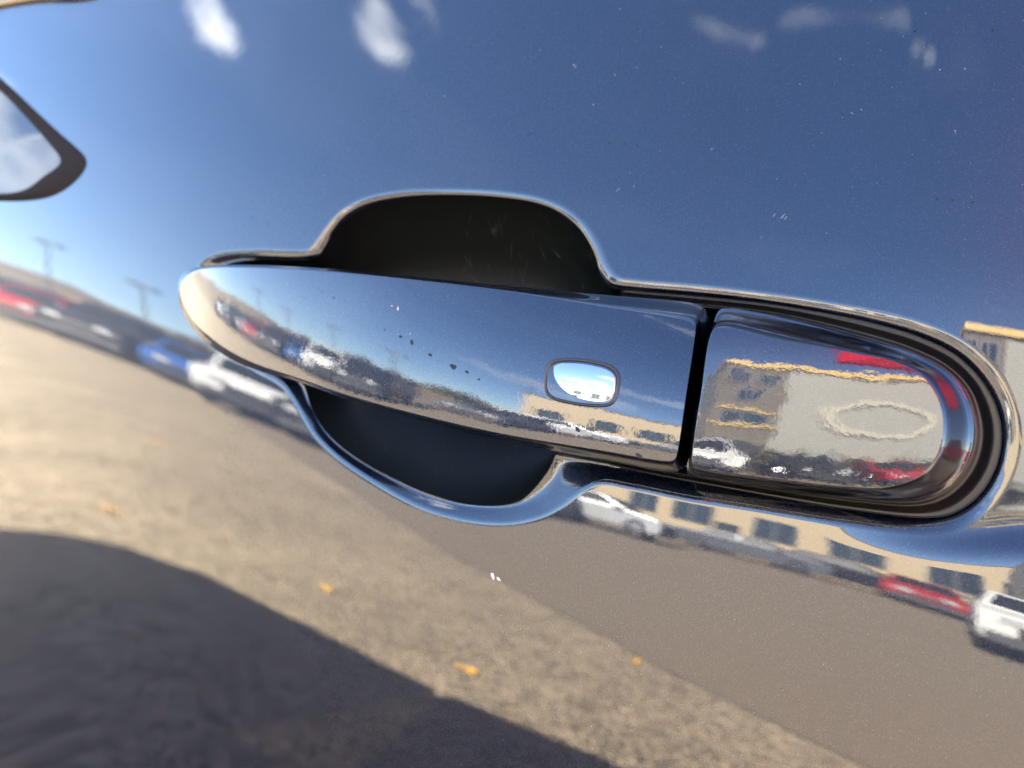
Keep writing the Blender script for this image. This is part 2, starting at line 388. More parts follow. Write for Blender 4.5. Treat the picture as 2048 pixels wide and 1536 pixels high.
GH = [(380, 500), (405, 548), (430, 592), (480, 638), (560, 684), (640, 718), (720, 750), (800, 777), (900, 801), (1000, 830), (1100, 850), (1200, 868), (1360, 898), (1420, 906)]
gh = hit_depth(spline(GH), lambda s, z: D_grip(s)); 
o_ = np.argsort(gh[:, 0]); gh = gh[o_]
k_grip = lambda s: np.interp(-s / LG, [0, .25, .55, .9, 1], [2.2, 1.6, .95, .8, .8])
Hg = face_field(None, D_grip, lambda s: np.interp(s, gh[:, 0], gh[:, 1]), k_grip)
E_PX = [(372, 560), (392, 543), (430, 536), (500, 536), (620, 541), (800, 558), (1000, 582), (1200, 614), (1380, 646), (1391, 655), (1390, 670), (1372, 790), (1354, 908), (1350, 919), (1340, 922), (1200, 900), (1000, 866), (850, 832), (700, 791), (600, 757), (500, 722), (435, 684), (386, 636), (366, 592)]
C_PX = [(360, 556), (378, 540), (425, 531), (500, 530), (620, 535), (800, 551), (1000, 570), (1200, 589), (1392, 607), (1408, 614), (1406, 628), (1384, 790), (1361, 925), (1357, 943), (1345, 944), (1200, 919), (1000, 880), (850, 843), (700, 800), (600, 765), (500, 735), (425, 695), (377, 645), (358, 598)]
def raised(name, E, C, Hface, dC, backs, seg_px, material, NTs=900, ncore=60, ncham=22, pw=None, parent=car, sharp=0.0):
    e, c = dense_pair(np.array(E, float), np.array(C, float), NTs)
    e = smooth_closed(hit_depth(e, Hface), 6); 
    dCf = dC if callable(dC) else (lambda s_: dC + 0 * s_)
    HC = lambda s, z: Hface(s, z) - dCf(s)
    c = smooth_closed(hit_depth(c, HC), 6)
    a, b = [hit_depth([p], Hface)[0] for p in seg_px]
    t = np.clip(((e - a) @ (b - a)) / ((b - a) @ (b - a)), 0, 1); Md = a + t[:, None] * (b - a)
    V = []
    for q in (np.linspace(1, 0, ncore) ** 1.3):
        P = e + (Md - e) * q; V.append(np.stack([P[:, 0], -Hface(P[:, 0], P[:, 1]), P[:, 1] + Z0], 1))
    for u in np.linspace(0, 1, ncham + 1)[1:]:
        P = e + (c - e) * u; p = pw(u)
        V.append(np.stack([P[:, 0], -(Hface(P[:, 0], P[:, 1]) - dCf(P[:, 0]) * p), P[:, 1] + Z0], 1))
    yb = V[-1][:, 1]
    for (sh, dp) in backs:
        P = c + (Md - c) * sh; V.append(np.stack([P[:, 0], yb + dp, P[:, 1] + Z0], 1))
    me = np_mesh(name, np.vstack(V), grid_faces(len(V), NTs)); o = new_obj(name, me, material, parent)
    return o, e, c
pw_grip = lambda u: (u * u * (2.2 - 1.2 * u)) if u < 1 else 1.0
grip, gE, gC = raised('handle_grip', E_PX, C_PX, Hg, lambda s_: .0065 - .0038 * sstep(-s_ / LG, .3, .8), [(.0, .0012), (.01, .003), (.04, .007), (.12, .0095), (.5, .0105), (1, .0108)], [(430, 590), (1340, 790)], M['handle_paint'], pw=pw_grip)
# ---- fixed cap
S0c = hit_depth([(1400, 800)], DMAX)[0, 0]
def D_cap(s):
    x = np.clip(s - S0c, -.02, None); return DMAX - .0002 - .18 * x - 1.0 * np.clip(x, 0, None) ** 2
CH = [(1300, 893), (1400, 903), (1550, 921), (1750, 938), (1900, 943)]
chh = hit_depth(spline(CH), lambda s, z: D_cap(s))
def cap_b(ze, k, sa): return np.where(ze > 20.5, 20.5 * 1.18 + (ze - 20.5) * 3.0, 1.18 * ze)
Hc = face_field(None, D_cap, lambda s: np.interp(s, chh[:, 0], chh[:, 1]), lambda s: 0 * s + 1.12, cap_b)
CE_PX = [(1428, 662), (1445, 656), (1560, 682), (1700, 705), (1790, 724), (1848, 756), (1880, 808), (1886, 860), (1874, 910), (1838, 952), (1775, 974), (1700, 974), (1560, 959), (1397, 936), (1387, 932), (1385, 920), (1403, 790)]
CC_PX = [(1437, 622), (1452, 617), (1560, 634), (1740, 680), (1845, 716), (1912, 760), (1942, 815), (1948, 870), (1934, 925), (1898, 974), (1838, 1000), (1730, 998), (1560, 979), (1388, 953), (1375, 947), (1374, 930), (1400, 790)]
Hc0 = Hc
def Hc(s, z): return Hc0(s, z) + .000006 * np.sin(s * 420 + z * 260 + .6) * np.sin(z * 640 - s * 150) + .0000016 * np.sin(s * 1150 - z * 900 + 1)
SCA, SCB = hit_depth([(1640, 850), (1850, 850)], .018)[:, 0]
pw_cap = lambda u: 1 - (1 - u * u * (1.6 - .6 * u)) ** 1.0
cap, cE, cC = raised('handle_end_cap', CE_PX, CC_PX, Hc, lambda s_: .019 - .012 * sstep(s_, SCA, SCB), [(.0, .002), (.0, .006), (.05, .011)], [(1440, 790), (1760, 850)], M['handle_paint'], pw=lambda u: math.sin(u * math.pi / 2) ** 1.6)
# ---- rubber gasket between cap and door: ring from the ledge to the foot of the cap
def gasket():
    o_px = [(1200, 566), (1222, 575), (1262, 580), (1400, 592), (1560, 610), (1740, 644), (1842, 674), (1915, 711), (1966, 762), (1996, 820), (2004, 880), (1990, 942), (1955, 995), (1905, 1028), (1848, 1036), (1700, 1020), (1500, 986), (1380, 964), (1260, 940), (1165, 915), (1140, 905)]
    i_px = [(1180, 592), (1215, 594), (1262, 600), (1400, 614), (1560, 634), (1740, 680), (1825, 708), (1890, 742), (1930, 785), (1944, 830), (1948, 870), (1938, 915), (1915, 952), (1883, 982), (1838, 1000), (1730, 998), (1500, 968), (1372, 948), (1250, 926), (1160, 902), (1120, 890)]
    n = 900; sp = spline(np.hstack([o_px, i_px]).astype(float)); d = np.r_[0, np.cumsum(np.linalg.norm(np.diff(sp[:, :2], axis=0), axis=1))]; t = np.linspace(0, d[-1], n)
    Pp = np.stack([np.interp(t, d, sp[:, k]) for k in range(4)], 1)
    fo = lambda s_, z_: F(s_, z_) - DEP_B; fi = lambda s_, z_: F(s_, z_) - .0042
    outer = hit_depth(Pp[:, :2], fo); inner = hit_depth(Pp[:, 2:], fi)
    for _ in range(5):
        for q in (outer, inner): q[1:-1] = .5 * q[1:-1] + .25 * (q[2:] + q[:-2])
    V = []; NLk = 34; deep = .012 * (1 - sstep(np.minimum(np.arange(n), n - 1 - np.arange(n)), 0, 26))
    for i in range(-3, NLk + 6):
        u = i / NLk; P = outer + (inner - outer) * u; uu = min(max(u, 0), 1); e = max(0, u - 1) * 40 + max(0, -u) * 14
        y = -fo(P[:, 0], P[:, 1]) * (1 - uu) - fi(P[:, 0], P[:, 1]) * uu + .0006 * math.sin(math.pi * uu) + .00055 * math.cos(uu * 3 * math.pi) * (1 - uu * .4) - .00055 + .0004 + e * .0006 + deep
        V.append(np.stack([P[:, 0], y, P[:, 1] + Z0], 1))
    me = np_mesh('cap_gasket', np.vstack(V), grid_faces(len(V), n, wrap=False)); return new_obj('cap_gasket', me, M['rubber'], car)
gk = gasket()
#PART2
# ---------------------------------------------------------------- button on the handle
def curve_hit(px, H, n=160, it=4): return smooth_closed(hit_depth(spline(px, n, closed=True), H), it)
BT_PX = [(1100, 742), (1110, 730), (1140, 726), (1185, 731), (1218, 741), (1230, 752), (1230, 772), (1224, 795), (1214, 803), (1190, 805), (1140, 799), (1106, 789), (1098, 779), (1097, 760)]
BZ_PX = [(1091, 734), (1104, 720), (1140, 716), (1190, 720), (1226, 731), (1240, 747), (1240, 774), (1234, 800), (1220, 812), (1190, 814), (1138, 808), (1102, 797), (1090, 784), (1088, 758)]
BZ_PX = [(1165 + (x - 1165) * 1.01, 767 + (y - 767) * 1.03) for x, y in BZ_PX]
bo = curve_hit(BT_PX, Hg); zo = curve_hit(BZ_PX, Hg)
bc = bo.mean(0); zhb = hit_depth([(1165, 800)], Hg)[0, 1]
def Hb(s, z):
    phb = math.degrees(math.atan2(bc[1] + Z0 - CAM[2], -DMAX - CAM[1])); 
    a0 = math.radians(-phb / 2); kk = math.radians(3.3) * 500     # tilt (rad) per m
    t = z - zhb; tb = bc[1] - zhb
    base = Hg(bc[0], bc[1]) + .0003
    f = lambda q: -(a0 * q + kk * q * q / 2)
    return base + f(t) - f(tb) - (s - bc[0]) ** 2 * 4.0
t_ = np.linspace(0, 1, 26)
Vb = []
edge_y = Hb(bo[:, 0], bo[:, 1])
for q in t_ ** .8:
    P = bc + (bo - bc) * q; Vb.append(np.stack([P[:, 0], -Hb(P[:, 0], P[:, 1]), P[:, 1] + Z0], 1))
P = bc + (bo - bc) * 1.03; Vb.append(np.stack([P[:, 0], -(edge_y - .0003), P[:, 1] + Z0], 1)); Vb.append(np.stack([P[:, 0], -(edge_y - .0015), P[:, 1] + Z0], 1))
new_obj('unlock_button', np_mesh('unlock_button', np.vstack(Vb), grid_faces(len(Vb), len(bo))), M['chrome'], grip)
Vz = []
for u in np.linspace(0, 1, 18):
    P = zo + (bo - zo) * u * 1.05; h = Hg(P[:, 0], P[:, 1]) - .00035 + .0007 * math.sin(math.pi * min(1, u * 1.25)) ** .7 if u < .8 else Hg(P[:, 0], P[:, 1]) - .00035 - .0008 * (u - .8) / .2
    Vz.append(np.stack([P[:, 0], -h, P[:, 1] + Z0], 1))
new_obj('button_bezel', np_mesh('button_bezel', np.vstack(Vz), grid_faces(len(Vz), len(zo))), M['bezel'], grip)
# ---------------------------------------------------------------- corner of the small window ahead of the handle
WO = [(-420, -190), (-300, -100), (-150, 28), (0, 148), (90, 232), (165, 300), (183, 322), (172, 345), (140, 378), (100, 397), (40, 404), (-60, 402), (-200, 398), (-420, 380), (-520, 300), (-560, 100), (-520, -120)]
WI = [(-400, -120), (-300, -42), (-150, 75), (0, 182), (60, 243), (118, 308), (129, 322), (122, 334), (95, 352), (62, 378), (30, 387), (-60, 386), (-200, 380), (-380, 360), (-470, 290), (-500, 100), (-470, -70)]
wo = curve_hit(WO, F, 300, 5); wi = curve_hit(WI, F, 300, 5); wc = wi.mean(0)
wa = hit_depth([(110, 325)], F)[0]
Vw = []
for u in np.linspace(0, 1, 14):
    P = wo + (wi - wo) * u; f0 = F(P[:, 0], P[:, 1]); fw = F(wi[:, 0], wi[:, 1]); gh_ = np.maximum(.0012 + .02 * (wi[:, 0] - wa[0]) - .045 * (wi[:, 1] - wa[1]), .0004) + .00025; h = f0 - .0004 + (.0004 + gh_) * sstep(u, -.25, .75) - (.0006 if u > .97 else 0)
    Vw.append(np.stack([P[:, 0], -h, P[:, 1] + Z0], 1))
trim = new_obj('window_trim', np_mesh('window_trim', np.vstack(Vw), grid_faces(14, 300)), M['trim'], door)
hc = F(wc[0], wc[1]); e_ = 1e-3; ws = (F(wc[0] + e_, wc[1]) - F(wc[0] - e_, wc[1])) / 2e-3; wz = (F(wc[0], wc[1] + e_) - F(wc[0], wc[1] - e_)) / 2e-3
wa = hit_depth([(110, 325)], F)[0]
Vw = []
for q in list(np.linspace(0, .985, 18)) + [.999, 1.0]:
    P = wc + (wi * 1.0 - wc) * q * 1.004; h = F(P[:, 0], P[:, 1]); h = np.maximum(h + .0012 + .02 * (P[:, 0] - wa[0]) - .045 * (P[:, 1] - wa[1]), h + .0004)
    Vw.append(np.stack([P[:, 0], -h, P[:, 1] + Z0], 1))
Q2 = Vw[-1].copy(); Q2[:, 1] += .00012; Vw.append(Q2); Q2 = Q2.copy(); Q2[:, 1] = -(F(Q2[:, 0], Q2[:, 2] - Z0) - .001); Vw.append(Q2)
new_obj('window_glass', np_mesh('window_glass', np.vstack(Vw), grid_faces(22, 300)), M['glass'], door)
# tan moulding above, just in the corner of the view
MO = [(-300, 130), (-150, 62), (0, 18), (60, 7), (130, 0), (220, -8), (220, -60), (0, -60), (-300, 0)]
mo = curve_hit(MO, F, 120, 3); mc = mo.mean(0); Vw = []
for u, hh in ((0, -.0003), (.04, .0008), (.12, .0016), (.5, .0018), (1, .0018)):
    P = mo + (mc - mo) * u; Vw.append(np.stack([P[:, 0], -(F(P[:, 0], P[:, 1]) + hh), P[:, 1] + Z0], 1))
M['moulding'] = mat('moulding', (.12, .09, .06), .35, .6)
new_obj('belt_moulding', np_mesh('belt_moulding', np.vstack(Vw), grid_faces(5, 120)), M['moulding'], car)
# ---------------------------------------------------------------- dirt, drops, chips on the paint
def frame_at(H, s, z):
    e = 4e-4; h = float(H(np.array([s]), np.array([z]))[0]); hs = float((H(np.array([s + e]), np.array([z])) - H(np.array([s - e]), np.array([z])))[0]) / (2 * e); hz = float((H(np.array([s]), np.array([z + e])) - H(np.array([s]), np.array([z - e])))[0]) / (2 * e)
    n = Vector((-hs, -1, -hz)).normalized(); u = Vector((1, -hs, 0)).normalized(); v = n.cross(u); return Vector((s, -h, z + Z0)), n, u, v
def flat_spot(mb_, H, px, py, rx, ry, rot=0, off=6e-5, n=10, jag=.25):
    p = hit_depth([(px, py)], H)[0]; o, nn, u, v = frame_at(H, p[0], p[1]); vs = []
    if not np.isfinite(p).all(): return
    for i in range(n):
        a = 2 * math.pi * i / n; k = 1 + random.uniform(-jag, jag); x, y = rx * k * math.cos(a), ry * k * math.sin(a)
        x, y = x * math.cos(rot) - y * math.sin(rot), x * math.sin(rot) + y * math.cos(rot); vs.append(o + nn * off + u * x + v * y)
    mb_.add([o + nn * off * 1.9] + vs, [(0, i + 1, (i + 1) % n + 1) for i in range(n)])
DROPS = [(645, 585, 3.5), (668, 593, 4), (722, 614, 1.5), (741, 621, 1.5), (755, 653, 1.5), (770, 660, 2.5), (800, 675, 5.5), (824, 687, 7), (862, 708, 7), (905, 731, 9), (935, 745, 6), (957, 757, 4), (1153, 858, 7), (1277, 912, 8), (640, 577, 1.5), (688, 599, 2)]
for (x, y, r) in DROPS:
    b_ = MB(); flat_spot(b_, Hg, x + random.uniform(-2, 2), y + random.uniform(-2, 2), r * 1.1e-4 / 1.2 * random.uniform(.8, 1.25), r * .72e-4 / 1.2 * random.uniform(.7, 1.2), -.5 + random.uniform(-.5, .5), n=14, jag=.3); b_.build('dried_drop', M['drop'], grip, smooth=True)
PD = [(250, 338), (282, 350), (322, 366), (404, 398), (465, 420), (505, 435), (538, 448), (100, 420), (150, 455), (236, 462), (262, 474), (310, 500), (1282, 152), (1096, 187), (1060, 268), (1220, 285), (1252, 288), (1275, 292), (1875, 398), (1905, 400), (1945, 405), (1830, 62), (1985, 60)]
for (x, y) in PD:
    b_ = MB(); flat_spot(b_, F, x, y, 3.6e-4, 2.4e-4, -.6, n=10, jag=.2); b_.build('dried_drop', M['drop'], door, smooth=True)
dust = MB()
for _ in range(420):
    x, y = random.uniform(560, 2048), random.uniform(0, 620)
    if y > 370 and 600 < x < 1240: continue
    if y > 480 and x > 1200: continue
    r = random.choice([.25, .3, .4, .55]) * 1e-4 * (1.6 if random.random() < .05 else 1); flat_spot(dust, F, x, y, r, r * random.uniform(.6, 1.6), random.uniform(0, 3), n=5)
for _ in range(160):
    x, y = random.uniform(900, 2040), random.uniform(1150, 1530); r = random.choice([.25, .35]) * 1e-4; flat_spot(dust, F, x, y, r, r * 1.3, 0, n=5)
for (x, y, a) in [(1148, 130, 8), (1230, 150, 7), (1723, 220, 5), (1910, 262, 6), (1680, 118, 3), (1600, 168, 3), (1880, 140, 4), (1930, 138, 4), (1240, 18, 5)]:
    flat_spot(dust, F, x, y, .5e-4, a * 1.0e-4 / 2.2, .35, n=6)
dst = dust.build('dust_specks', M['white_dirt'], door); dst['kind'] = 'stuff'
dust = MB()
for _ in range(260):
    x = random.uniform(480, 1370); t = random.uniform(.05, .95); yt = np.interp(x, [430, 620, 800, 1000, 1200, 1395], [545, 548, 565, 589, 621, 655]); yb_ = np.interp(x, [430, 600, 700, 850, 1000, 1200, 1350], [650, 740, 776, 818, 855, 892, 915])
    r = random.choice([.2, .25, .35]) * 1e-4; flat_spot(dust, Hg, x, yt + (yb_ - yt) * t, r, r * 1.2, 0, off=4e-5, n=5)
flat_spot(dust, Hg, 796, 617, 1.2e-4, 5e-4, .2, n=7); flat_spot(dust, Hg, 784, 612, .8e-4, 2e-4, -.5, n=6); flat_spot(dust, Hg, 820, 668, 1.4e-4, 1.2e-4, 0, n=6)
d2 = dust.build('dust_specks', M['white_dirt'], grip); d2['kind'] = 'stuff'
b_ = MB(); flat_spot(b_, F, 986, 1152, 5e-4, 9e-4, .6, off=1.2e-4, n=7, jag=.35); flat_spot(b_, F, 998, 1158, 6e-4, 3e-4, -.4, off=1.4e-4, n=6, jag=.3)
b_.build('white_flake', M['white_dirt'], door)
def Hrec(s_, z_): return F(s_, z_) - .021
sc_m = mat('scratch', (.16, .16, .15), .5)
b_ = MB()
def scratch(H, x, y, L, ang, w, off=2e-4):
    p = hit_depth([(x, y), (x + L * math.cos(ang), y - L * math.sin(ang))], H); a, b = [frame_at(H, *q)[0] - Vector((0, off, 0)) for q in p]; d = (b - a).normalized(); c = d.cross(Vector((0, 1, 0))).normalized() * w; m2 = (a + b) / 2 + c * random.uniform(-6, 6)
    b_.add([a, m2 - c, b, m2 + c], [(0, 1, 2, 3)])
rv = [(v.co.x, v.co.y, v.co.z - Z0) for v in rec.data.vertices]
from mathutils.kdtree import KDTree
kd_ = KDTree(len(rv)); [kd_.insert((v[0], 0, v[2]), i) for i, v in enumerate(rv)]; kd_.balance()
def Hrec(s_, z_): return np.array([-rv[kd_.find((a, 0, c))[1]][1] for a, c in zip(np.ravel(s_), np.ravel(z_))])
for _ in range(34):
    x, y = random.uniform(900, 1190), random.uniform(420, 570)
    scratch(Hrec, x, y, random.uniform(12, 60), random.choice([-1.2, -1.0, 1.1, 1.3]) + random.gauss(0, .15), 1.3e-5, 6e-4)
for _ in range(14): scratch(Hrec, random.uniform(680, 1080), random.uniform(870, 980), random.uniform(8, 30), random.gauss(-1.1, .4), 1.3e-5, 6e-4)
o_s = b_.build('scratches', sc_m, rec); o_s['kind'] = 'stuff'
b_ = MB()
for (x, y, L, a) in [(1230, 385, 16, .7), (1560, 440, 18, .9), (1566, 442, 15, .9), (1265, 375, 8, .5), (1545, 436, 12, 1.0), (1150, 130, 9, -1.3), (1420, 300, 9, .5), (1700, 225, 8, -.6)]: scratch(F, x, y, L, a, 2.5e-5, 1e-4)
o_s = b_.build('scratches', M['white_dirt'], door); o_s['kind'] = 'stuff'
# ---------------------------------------------------------------- rest of the car's flank and cabin
rub = M['gap']; body_p = M['door_paint']
b_ = MB(); b_.box(-4.9, 1.7, .09, 1.75, .32, .93, .02); b_.build('body_shell', body_p, car, bevel=.02)
sk = math.tan(SUN_AZ)  # cabin walls skewed along the sun, their slot shaped for a light wedge
def cabin(poly, name):
    b = MB(); n = len(poly); y0, y1 = .27, .34
    vs = [(p[0] + sk * 0, y0, p[1]) for p in poly] + [(p[0] + sk * (y1 - y0), y1, p[1]) for p in poly]
    b.add(vs, [tuple(range(n)), tuple(range(2 * n - 1, n - 1, -1))] + [(i, i + n, (i + 1) % n + n, (i + 1) % n) for i in range(n)]); return b.build(name, body_p, car, bevel=.01)
cabin([(-1.12, .9), (-1.46, 1.66), (-.9, 1.68), (.6, 1.62), (1.45, 1.02), (1.5, .9)], 'rear_cabin_caster')
cabin([(-4.6, .9), (-3.9, 1.42), (-3.5, 1.60), (-2.9, 1.66), (-1.50, 1.66), (-1.52, .9)], 'front_cabin_caster')
m_ = bpy.data.materials.new('wedge_light_pane'); m_.use_nodes = True; nt_ = m_.node_tree; nt_.nodes.clear()
tr = N(nt_, 'ShaderNodeBsdfTransparent'); tr.inputs[0].default_value = (.2, .19, .17, 1); gl = N(nt_, 'ShaderNodeBsdfGlossy'); gl.inputs['Roughness'].default_value = .02
mx_ = N(nt_, 'ShaderNodeMixShader'); mx_.inputs[0].default_value = .08; ou = N(nt_, 'ShaderNodeOutputMaterial'); nt_.links.new(tr.outputs[0], mx_.inputs[1]); nt_.links.new(gl.outputs[0], mx_.inputs[2]); nt_.links.new(mx_.outputs[0], ou.inputs[0])
b_ = MB(); b_.prism([(-1.58, .89), (-1.06, .89), (-1.42, 1.65), (-1.54, 1.65)], .30, .305); b_.build('wedge_light_pane', m_, car)  # unseen pane added to dim the sunlight falling through the slot
for (x0, x1, t) in ((-3.3, -1.75, .3), (-1.2, -.15, .04), (-.05, .75, .1)):
    b_ = MB(); b_.prism([(x0, 1.02), (x1, 1.02), (x1 - t, 1.52), (x0 + t, 1.54)], .262, .268); b_.build('side_window', M['glass'], car)
M['tyre'] = mat('tyre', (.02, .02, .02), .8); M['alloy'] = mat('alloy', (.5, .5, .52), .3, 1)
def wheel_mb(r=.32, w=.2, n=24):
    t = MB(); pr = [(r * .62, -w / 2), (r * .93, -w / 2), (r, -w * .35), (r, w * .35), (r * .93, w / 2), (r * .62, w / 2)]
    vs = []; k = len(pr)
    for i in range(n):
        a = 2 * math.pi * i / n
        for (q, y) in pr: vs.append((q * math.cos(a), y, q * math.sin(a)))
    t.add(vs, [(i * k + j, ((i + 1) % n) * k + j, ((i + 1) % n) * k + (j + 1) % k, i * k + (j + 1) % k) for i in range(n) for j in range(k)])
    rm = MB(); rm.tube((0, -w * .30, 0), (0, w * .30, 0), r * .16, r * .16, 12)
    for i in range(5):
        a = 2 * math.pi * i / 5; c_, s_ = math.cos(a), math.sin(a); rm.tube((c_ * r * .1, -w * .38, s_ * r * .1), (c_ * r * .62, -w * .42, s_ * r * .62), r * .09, r * .07, 6)
    return t, rm
wt, wr = wheel_mb(.34, .22); w0 = wt.build('wheel', M['tyre'], car, smooth=True); w1 = wr.build('rim', M['alloy'], w0)
w0.location = (-4.0, .14, .34)
for (x, y) in ((1.1, .14), (-4.0, 1.62), (1.1, 1.62)):
    c_ = w0.copy(); COL.objects.link(c_); c_.location = (x, y, .34); c_.parent = car; r_ = w1.copy(); COL.objects.link(r_); r_.parent = c_
# ---------------------------------------------------------------- the parking lot that the paint mirrors
def ground_mat(name, col, var, fine):
    m = bpy.data.materials.new(name); m.use_nodes = True; nt = m.node_tree; L = nt.links; b = nt.nodes['Principled BSDF']; b.inputs['Roughness'].default_value = .9; b.inputs['Specular IOR Level'].default_value = .3
    tc = N(nt, 'ShaderNodeTexCoord'); f = None
    for sc_, w in ((1.1, .2), (9, .15), (26, .35), (60, 1.3), (150, 1.3)):
        nz = N(nt, 'ShaderNodeTexNoise'); nz.inputs['Scale'].default_value = sc_; nz.inputs['Detail'].default_value = 3; nz.inputs['Roughness'].default_value = .6; L.new(tc.outputs['Object'], nz.inputs['Vector'])
        v = math_n(nt, 'MULTIPLY', math_n(nt, 'SUBTRACT', nz.outputs['Fac'], .5), w * fine); f = v if f is None else math_n(nt, 'ADD', f, v)
    f = math_n(nt, 'ADD', f, .5, clamp=True); mx = N(nt, 'ShaderNodeMix', data_type='RGBA'); L.new(f, mx.inputs['Factor'])
    mx.inputs['A'].default_value = (*[c * (1 - var) for c in col], 1); mx.inputs['B'].default_value = (*[c * (1 + var) for c in col], 1); L.new(mx.outputs['Result'], b.inputs['Base Color'])
    bp = N(nt, 'ShaderNodeBump'); bp.inputs['Strength'].default_value = .4; bp.inputs['Distance'].default_value = .004; L.new(f, bp.inputs['Height']); L.new(bp.outputs[0], b.inputs['Normal']); return m
M['concrete'] = ground_mat('weathered_concrete', (.232, .186, .122), .95, 3.0)
M['asphalt'] = ground_mat('smooth_asphalt', (.160, .128, .088), .35, .7)
b_ = MB(); b_.add([(-900, -900, 0), (900, -900, 0), (900, 900, 0), (-900, 900, 0)], [(0, 1, 2, 3)]); tag(b_.build('ground', M['asphalt']), kind='structure')
# near concrete apron, edge running obliquely away from the car
p0 = np.array([-.49, -3.02]); dv = np.array([-1, -.66]); dv = dv / np.linalg.norm(dv); q0 = p0 - dv * 14; q1 = p0 + dv * 60
b_ = MB(); b_.add([(q0[0], q0[1], .012), (q1[0], q1[1], .012), (q1[0], 40, .012), (q0[0], 40, .012), (q0[0], q0[1], -.01), (q1[0], q1[1], -.01)], [(3, 2, 1, 0), (0, 1, 5, 4)])
tag(b_.build('concrete_apron', M['concrete']), kind='structure')
# sealed joint along the edge
b_ = MB(); nrm_ = np.array([dv[1], -dv[0]]); pts_ = []
M['seal'] = mat('joint_seal', (.10, .085, .07), .7)
for i in range(90):
    a = q0 + (q1 - q0) * (i / 89) ** 1.0; w = .02 + random.uniform(-.008, .012); pts_ += [(*(a - nrm_ * w), .0165), (*(a + nrm_ * w * .5), .0165)]
b_.add(pts_, [(2 * i, 2 * i + 1, 2 * i + 3, 2 * i + 2) for i in range(89)]); tag(b_.build('joint_line', M['seal']), kind='structure')
# fallen leaves on the ground
M['leaf'] = mat('dry_leaf', (.75, .42, .06), .6, var=.3, vscale=20)
LEAVES = [(-3.05, -2.05, 'ochre leaf lying alone on sunlit concrete towards the front of the car'), (-2.02, -2.22, 'ochre leaf lying on sunlit concrete just beyond the car shadow'), (-1.12, -2.03, 'orange leaf at the very edge of the car shadow'), (-.80, -3.12, 'small ochre leaf beside the pavement joint'), (-5.1, -3.9, 'dull orange leaf farthest out on the concrete')]
for (x, y, lb) in LEAVES:
    b = MB(); n = 11; R_ = .042; vs = [(0, 0, .006)]
    for i in range(n):
        a = 2 * math.pi * i / n; r = R_ * (1 if i % 2 == 0 else .62) * random.uniform(.85, 1.1); vs.append((r * math.cos(a), r * math.sin(a) * .8, random.uniform(.0, .018)))
    b.add(vs, [(0, i + 1, (i + 1) % n + 1) for i in range(n)]); b.add([(0, 0, .004), (.004, 0, .004), (-.05, -.05, .002), (-.054, -.048, .002)], [(0, 1, 2, 3)])
    o = b.build('fallen_leaf', M['leaf']); o.location = (x, y, .014); o.rotation_euler = (0, 0, random.uniform(0, 6)); tag(o, lb, 'leaf', 'leaves fallen on the pavement')
